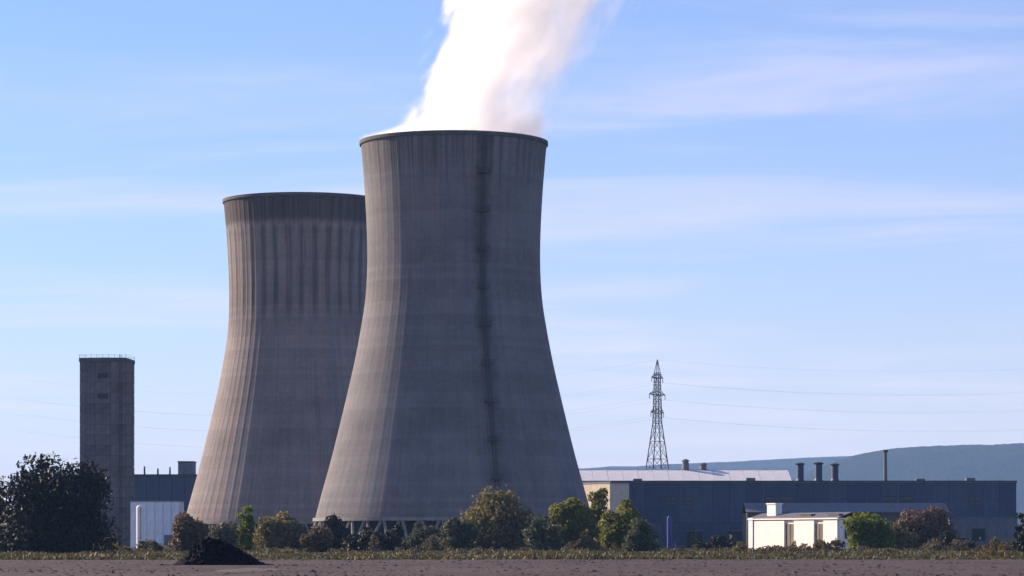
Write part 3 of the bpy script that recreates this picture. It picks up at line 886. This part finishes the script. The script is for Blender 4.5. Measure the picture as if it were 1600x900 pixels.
# ------------------------------------------------------------------ dark heap and gravel patch in the foreground
def heap():
    D = 262.0; n, m = 64, 20
    r = np.random.RandomState(12)
    v, f = [], []
    ang = np.arange(n) * 2 * math.pi / n
    lump = sum(np.sin(q * ang + r.uniform(0, 6.28)) / q for q in (2, 3, 5, 7, 11)) * 0.10
    for j in range(m):
        t = j / (m - 1.0)
        for i in range(n):
            ca, sa = math.cos(ang[i]), math.sin(ang[i])
            rx = (4.7 if ca > 0 else 3.5) * (1 + lump[i]) ; ry = 2.6 * (1 + lump[i])
            z = 2.35 * (1 - t ** 1.5) ** 1.3 * (1 + 0.18 * r.randn() * min(t * 3, 1) * (1 - t)) - 0.02
            if ca > 0: z *= 1 - 0.35 * t * (1 - t) * 4 * 0.5
            v.append((ca * rx * t + 0.05 * r.randn() * (t > 0), sa * ry * t + 0.05 * r.randn() * (t > 0), z))
    for j in range(m - 1):
        f += [(j*n+i, (j+1)*n+i, (j+1)*n+(i+1) % n, j*n+(i+1) % n) for i in range(n)]
    t = empty('spoil_heap', (wx(334, D), D, 0.02))
    tag(t, 'low black pointed heap at the edge of the bare field', 'heap')
    MB().add(v, f).build('mound', M['heap'], t)
    rr = random.Random(5)
    ico = [(0,0,1),(.9,0,.45),(.28,.85,.45),(-.72,.53,.45),(-.72,-.53,.45),(.28,-.85,.45),(.72,.53,-.45),(-.28,.85,-.45),(-.9,0,-.45),(-.28,-.85,-.45),(.72,-.53,-.45),(0,0,-1)]
    fi = [(0,1,2),(0,2,3),(0,3,4),(0,4,5),(0,5,1),(1,6,2),(2,7,3),(3,8,4),(4,9,5),(5,10,1),(2,6,7),(3,7,8),(4,8,9),(5,9,10),(1,10,6),(6,11,7),(7,11,8),(8,11,9),(9,11,10),(10,11,6)]
    b = MB()
    for i in range(420):
        a = rr.uniform(0, 6.28); q = rr.uniform(0.1, 1.12) ** 0.8 if i < 340 else rr.uniform(1.0, 1.5)
        x, y = math.cos(a) * q * (4.7 if math.cos(a) > 0 else 3.5), math.sin(a) * q * 2.6
        z = max(2.35 * max(1 - q ** 1.5, 0) ** 1.3 * 0.95, 0.03); s = rr.uniform(0.06, 0.2)
        b.add([(x + s*p[0]*rr.uniform(.7,1.3), y + s*p[1]*rr.uniform(.7,1.3), z + s*p[2]*rr.uniform(.6,1.1)) for p in ico], fi)
    tag(b.build('lumps', M['heap'], t), kind='stuff')
    n = 40; v = [(0, 0, 0.16)]
    for i in range(n):
        a = 2*math.pi*i/n; q = 1 + 0.12*math.sin(3*a+1) + 0.08*math.sin(7*a)
        v.append((2.0*q*math.cos(a), 22*q*math.sin(a), 0.10))
    f = [(0, 1+i, 1+(i+1) % n) for i in range(n)]
    tag(MB().add(v, f).build('gravel_patch', M['gravel'], loc=(wx(363, 205), 212, 0)), 'pale gravel patch in front of the black heap', kind='structure')
heap()

def clods():
    rr = random.Random(21); b = MB()
    oc = [(1,0,0),(0,1,0),(-1,0,0),(0,-1,0),(0,0,1),(0,0,-1)]
    fo = [(0,1,4),(1,2,4),(2,3,4),(3,0,4),(1,0,5),(2,1,5),(3,2,5),(0,3,5)]
    for i in range(8000):
        y = rr.uniform(150, 357); x = rr.uniform(-1, 1) * (0.175 * y + 4)
        band = math.sin(x * 0.16 + y * 0.09) + math.sin(x * 0.05 - y * 0.21 + 1)
        if rr.random() > 0.45 + 0.3 * band: continue
        s = rr.uniform(0.04, 0.11) * (2.2 if rr.random() < 0.05 else 1.0); z = field_h(x, y)
        b.add([(x + s*1.5*p[0]*rr.uniform(.6,1.3), y + s*1.3*p[1]*rr.uniform(.6,1.3), z + s*0.8*p[2]*rr.uniform(.5,1.2)) for p in oc], fo)
    tag(b.build('soil_clods', M['soil'], None), 'loose clods of earth scattered over the bare field', 'soil', kind='stuff')
clods()

# ------------------------------------------------------------------ vegetation
def leaf_cloud(rs, centres, radii, n, size, squash=0.85):
    """n leaf sprays (quads) in the outer part of clumps; returns verts, faces, tone"""
    k = len(centres)
    vol = np.array([r ** 2 for r in radii]); vol = vol / vol.sum()
    which = rs.choice(k, n, p=vol)
    d = rs.randn(n, 3); d /= np.linalg.norm(d, axis=1)[:, None]
    rad = np.array(radii)[which] * (0.45 + 0.62 * rs.rand(n) ** 0.6)
    stray = rs.rand(n) < 0.10
    rad = np.where(stray, rad * (1.0 + 0.45 * rs.rand(n)), rad)
    P = np.array(centres)[which] + d * rad[:, None] * np.array((1, 1, squash))
    nrm = d + 0.8 * rs.randn(n, 3); nrm /= np.linalg.norm(nrm, axis=1)[:, None]
    up = rs.randn(n, 3); u = np.cross(nrm, up); u /= np.linalg.norm(u, axis=1)[:, None]
    w = np.cross(nrm, u)
    s = size * (0.55 + 0.9 * rs.rand(n))[:, None]
    a = 0.55
    V = np.stack([P - u*s, P + w*s*a - u*s*0.1, P + u*s, P - w*s*a + u*s*0.15], 1).reshape(-1, 3)
    F = np.arange(4 * n).reshape(n, 4)
    clump_tone = rs.rand(k)
    tone = np.clip(0.55 * clump_tone[which] + 0.45 * rs.rand(n), 0, 1)
    keep = V.reshape(n, 4, 3)[:, :, 2].min(1) > 0.02
    V = V.reshape(n, 4, 3)[keep].reshape(-1, 3); F = np.arange(len(V)).reshape(-1, 4); tone = tone[keep]
    return V, F, tone

def leaf_mesh(name, V, F, tone, mat):
    me = bpy.data.meshes.new(name)
    me.vertices.add(len(V)); me.vertices.foreach_set('co', V.astype(np.float32).ravel())
    me.loops.add(F.size); me.loops.foreach_set('vertex_index', F.astype(np.int32).ravel())
    me.polygons.add(len(F))
    me.polygons.foreach_set('loop_start', np.arange(0, F.size, 4, dtype=np.int32))
    at_ = me.attributes.new('leaf_tone', 'FLOAT', 'FACE'); at_.data.foreach_set('value', tone.astype(np.float32))
    me.materials.append(mat); me.update(calc_edges=True); me.validate()
    return me

FCOL = {
    'black':  ((0.007, 0.010, 0.008), (0.020, 0.025, 0.016), 0.15),
    'dark':   ((0.016, 0.018, 0.012), (0.035, 0.034, 0.022), 0.20),
    'brown':  ((0.095, 0.066, 0.036), (0.165, 0.120, 0.070), 0.36),
    'olive':  ((0.110, 0.095, 0.034), (0.205, 0.170, 0.066), 0.46),
    'green':  ((0.085, 0.100, 0.014), (0.205, 0.215, 0.040), 0.52),
    'bright': ((0.075, 0.110, 0.006), (0.180, 0.215, 0.022), 0.52),
    'teal':   ((0.055, 0.070, 0.036), (0.105, 0.120, 0.060), 0.42),
    'red':    ((0.095, 0.060, 0.052), (0.150, 0.100, 0.078), 0.36),
    'straw':  ((0.150, 0.095, 0.030), (0.260, 0.175, 0.070), 0.35),
    'scrub':  ((0.050, 0.048, 0.024), (0.120, 0.098, 0.048), 0.38),
    'grey':   ((0.082, 0.084, 0.055), (0.135, 0.130, 0.090), 0.36),
}
FM = {k: foliage_mat('foliage_' + k, v[0], v[1], v[2]) for k, v in FCOL.items()}

def bush(px, wpx, top, D, colr, label, seed, name='bush', cat='bush', group=None, shape='round', dens=1.0, base=0.0, leaf=None):
    rs = np.random.RandomState(seed)
    W = wpx / FPX * D; H = wz(top, D); dp = W * 0.8
    t = empty(name, (wx(px, D), D, 0), rs.uniform(-0.3, 0.3))
    tag(t, label, cat, group)
    leaf = leaf or 0.0016 * D ** 0.5 * 10
    k = max(9, int(W * H * 0.34)); k = min(k, 70)
    cs, rd = [], []
    while len(cs) < k:
        u = rs.uniform(-1, 1); w = rs.uniform(-1, 1); h = rs.uniform(0.04, 0.96)
        if shape == 'round': lim = math.sqrt(max(1 - ((h - 0.42) / 0.62) ** 2, 0))
        elif shape == 'cone': lim = max(1.05 - h, 0.0) ** 0.75
        elif shape == 'low': lim = math.sqrt(max(1 - h ** 2, 0))
        else: lim = 0.75 * math.sqrt(max(1 - ((h - 0.5) / 0.56) ** 2, 0)) + 0.1
        if u*u + w*w > lim*lim: continue
        r = rs.uniform(0.13, 0.25) * min(W, H * 1.3) * (1.15 - 0.45 * h)
        x, y, z = u * (W/2 - r * 0.7), w * (dp/2 - r * 0.7), base * H + h * (H * (1 - base) - r * 0.6)
        cs.append((x, y, max(z, r * 0.35))); rd.append(r)
    area = sum(4 * math.pi * r * r for r in rd)
    n = int(min(area * 0.85 * dens / (leaf * leaf * 1.1), 16000 * max(dens, 1)))
    V, F, tone = leaf_cloud(rs, cs, rd, n, leaf)
    # stray shoots break the outline
    ns = int(10 + W * 2.5)
    link('crown', leaf_mesh('crown', V, F, tone, FM[colr]), t)
    b = MB()
    tr = 0.030 * H + 0.05
    if shape in ('round', 'cone') and H > 5:
        b.tube([(0, 0, -0.05), (0.1, 0, H * 0.2), (0, 0.1, H * 0.55), (0.1, 0, H * 0.82)], [tr * 1.4, tr, tr * 0.6, tr * 0.15], 8)
        roots = [(0.05, 0, H * q) for q in (0.15, 0.25, 0.35, 0.5)]
    else:
        roots = [(rs.uniform(-.2, .2) * W, rs.uniform(-.2, .2) * dp, 0.0) for _ in range(5)]
    for i in rs.choice(k, min(k, 16), replace=False):
        p0 = np.array(roots[rs.randint(len(roots))]); p1 = np.array(cs[i])
        mid = (p0 + p1) / 2 + rs.randn(3) * 0.06 * H; mid[2] = max(mid[2], 0.1)
        b.tube([p0, mid, p1], [tr * 0.55, tr * 0.35, tr * 0.1], 5)
    b.build('trunk' if shape in ('round', 'cone') and H > 5 else 'stems', M['bark'], t)
    return t

G = 'bushes along the foot of the plant'
bush(86, 200, 706, 560, 'black', 'large round near black tree at the left edge', 1, 'evergreen_tree', 'tree', dens=1.7)
bush(-28, 90, 738, 600, 'black', 'near black tree cut off by the left edge of the picture', 33, 'evergreen_tree', 'tree', dens=1.1)
bush(178, 56, 832, 640, 'olive', 'small olive bush below the concrete block tower', 2, group=G, shape='low')
bush(236, 50, 838, 660, 'grey', 'small grey green bush in front of the pale blue shed', 24, group=G, shape='low')
bush(303, 78, 800, 640, 'brown', 'brown bush at the left foot of the farther cooling tower', 3, group=G)
bush(347, 58, 812, 610, 'grey', 'grey green bush just behind the black heap', 4, group=G)
bush(381, 40, 786, 650, 'bright', 'upright yellow green bush before the farther cooling tower', 5, group=G, shape='column')
bush(438, 100, 800, 720, 'olive', 'wide olive brown bush between the feet of both cooling towers', 6, group=G)
bush(496, 58, 814, 640, 'brown', 'small brown bush at the left foot of the steaming tower', 7, group=G, shape='low')
bush(524, 64, 793, 690, 'dark', 'dark pointed bush against the sunlit foot of the steaming tower', 8, group=G, shape='cone')
bush(590, 132, 814, 655, 'black', 'low wide near black bush below the steaming tower', 9, group=G, shape='low')
bush(664, 76, 816, 700, 'teal', 'small blue green bush right of the near black low bush', 10, group=G, shape='low')
bush(718, 76, 808, 680, 'teal', 'blue green bush left of the big rounded olive bush', 11, group=G)
bush(774, 128, 762, 700, 'olive', 'big rounded olive brown bush before the steaming tower', 12, group=G)
bush(848, 64, 802, 660, 'teal', 'grey teal bush between the big olive bush and green bushes', 13, group=G)
bush(892, 84, 774, 690, 'green', 'green bush at the right foot of the steaming tower', 14, group=G)
bush(934, 60, 752, 720, 'green', 'tallest pointed green bush beside the cream stair tower', 15, group=G, shape='cone')
bush(972, 78, 778, 700, 'green', 'spreading green bush left of the blue standpipe', 16, group=G)
bush(1000, 60, 802, 640, 'teal', 'low blue green bush in front of the spreading green one', 17, group=G, shape='low')
bush(1112, 130, 831, 740, 'dark', 'low dark bush before the middle of the navy hall', 18, group=G, shape='low')
bush(1240, 70, 846, 660, 'olive', 'low olive bush at the foot of the white building', 25, group=G, shape='low')
bush(1288, 74, 834, 650, 'brown', 'brown bush hiding the near corner of the white building', 19, group=G, shape='low')
bush(1352, 92, 800, 690, 'bright', 'bright green bush right of the white building', 20, group=G)
bush(1404, 64, 812, 730, 'olive', 'olive bush between the bright green and reddish bushes', 26, group=G)
bush(1442, 96, 788, 740, 'red', 'dull reddish brown bush in front of the low shed', 21, group=G)
bush(1484, 62, 824, 690, 'dark', 'dark low bush right of the reddish one', 22, group=G, shape='low')
bush(1530, 70, 836, 700, 'dark', 'dark low bush below the slate annex opening', 27, group=G, shape='low')
bush(1606, 56, 796, 560, 'black', 'near black bush at the right edge of the picture', 23, group=G)
bush(1556, 70, 850, 420, 'straw', 'straw yellow dry grass clump at the right end of the verge', 28, 'dry_grass_clump', 'grass clump', shape='low', leaf=0.22)

weeds = [(28, 857, 'brown', 'small brown weed clump below the dark round tree'), (132, 860, 'olive', 'olive weed clump at the right foot of the dark round tree'),
         (448, 853, 'olive', 'olive weed clump right of the black heap'), (560, 858, 'brown', 'brown weed clump under the low near black bush'),
         (644, 854, 'grey', 'grey green weed clump left of the blue green bushes'), (742, 856, 'olive', 'olive weed clump below the big rounded olive bush'),
         (820, 858, 'brown', 'brown weed clump right of the big rounded olive bush'), (918, 855, 'grey', 'grey green weed clump below the tallest green bush'),
         (1066, 856, 'brown', 'brown weed clump right of the blue standpipe'), (1150, 853, 'olive', 'olive weed clump left of the white building'),
         (1196, 857, 'brown', 'brown weed clump before the far end of the white building'), (1392, 857, 'dark', 'dark weed clump below the olive and reddish bushes'),
         (1456, 859, 'brown', 'brown weed clump below the reddish bush')]
for i, (px, top, c, lab) in enumerate(weeds):
    bush(px, 20 + (i * 37) % 23, top, 470 + (i * 53) % 110, c, lab, 200 + i, 'weed_clump', 'weeds', 'weed clumps on the verge', shape='low', leaf=0.16, dens=0.7)

def undergrowth():
    # tangled scrub that runs together between the bushes
    rs = np.random.RandomState(91)
    cs, rd = [], []
    for i in range(900):
        y = rs.uniform(640, 745); px = rs.uniform(-20, 1620)
        if 1160 < px < 1330 and y > 690: y = rs.uniform(640, 680)
        hh = 0.7 + 2.6 * max(0.0, math.sin(px * 0.021 + 1.0) + 0.7 * math.sin(px * 0.057) + 0.5 * math.sin(px * 0.13 + 2)) * rs.rand()
        if 1160 < px < 1330: hh = min(hh, 1.0)
        if 195 < px < 285: hh = min(hh, 1.6)
        r = rs.uniform(0.5, 0.9) * (0.6 + 0.5 * hh)
        for q in range(1 + int(hh)):
            cs.append((wx(px, y) + rs.uniform(-.5, .5), y, 0.25 + (hh * 0.9) * q / (1 + int(hh)))); rd.append(r * (1 - 0.15 * q))
    V, F, tone = leaf_cloud(rs, cs, rd, 60000, 0.28)
    tag(link('undergrowth', leaf_mesh('undergrowth', V, F, tone, FM['scrub'])), 'tangled olive brown scrub between the bushes', 'scrub', kind='stuff')
undergrowth()

# rough grass on the verge between the field and the bushes
def verge():
    rs = np.random.RandomState(77)
    n = 90000
    y = 356 + (790 - 356) * rs.rand(n) ** 1.5
    x = (rs.rand(n) * 2 - 1) * (0.185 * y + 8)
    cl = np.sin(x * 0.21 + 1.3 * np.sin(y * 0.05)) + np.sin(x * 0.07 + y * 0.031 + 2) + 0.8 * np.sin(x * 0.53 - y * 0.02)
    keep = cl + rs.randn(n) * 0.9 > -0.5
    x, y, cl = x[keep], y[keep], cl[keep]; n = len(x)
    tall = np.clip(np.sin(x * 0.113 + 0.7) + np.sin(x * 0.31 + y * 0.017) + 0.7 * np.sin(x * 0.83 + y * 0.05) - 0.6, 0, 3)
    h = (0.14 + 0.30 * rs.rand(n)) * (1 + 0.3 * np.clip(cl, -1, 2)) + tall * 0.45 * rs.rand(n) ** 2; w = 0.05 + 0.14 * rs.rand(n)
    a = rs.rand(n) * math.pi; lx, ly = rs.randn(n) * 0.2, rs.randn(n) * 0.2
    ux, uy = np.cos(a) * w, np.sin(a) * w
    z0 = np.zeros(n) - 0.01
    V = np.stack([np.stack([x-ux, y-uy, z0], 1), np.stack([x+ux, y+uy, z0], 1),
                  np.stack([x+ux*0.5+lx, y+uy*0.5+ly, h], 1), np.stack([x-ux*0.5+lx, y-uy*0.5+ly, h*0.8], 1)], 1).reshape(-1, 3)
    me = leaf_mesh('grass', V, np.arange(4 * n).reshape(n, 4), np.clip(0.5 + 0.25 * rs.randn(n) + 0.15 * cl, 0, 1), M['grass'])
    tag(link('verge_grass', me), 'rough dull grass on the verge beyond the bare field', 'grass', kind='stuff')
verge()

# ------------------------------------------------------------------ air
def haze():
    m = bpy.data.materials.new('air'); m.use_nodes = True
    nt = m.node_tree; nt.nodes.clear()
    pv = nt.nodes.new('ShaderNodeVolumePrincipled')
    pv.inputs['Color'].default_value = (0.30, 0.57, 1.0, 1)
    pv.inputs['Density'].default_value = 4.0e-5
    pv.inputs['Density Attribute'].default_value = ''
    pv.inputs['Anisotropy'].default_value = 0.0
    out = nt.nodes.new('ShaderNodeOutputMaterial')
    nt.links.new(pv.outputs[0], out.inputs['Volume'])
    try: m.cycles.homogeneous_volume = True
    except Exception: pass
    o = MB().box(-12500, 12500, -700, 18800, -3.0, 470.0).build('haze', m)
    tag(o, 'thin blue haze in the air over the plain', kind='stuff')
haze()
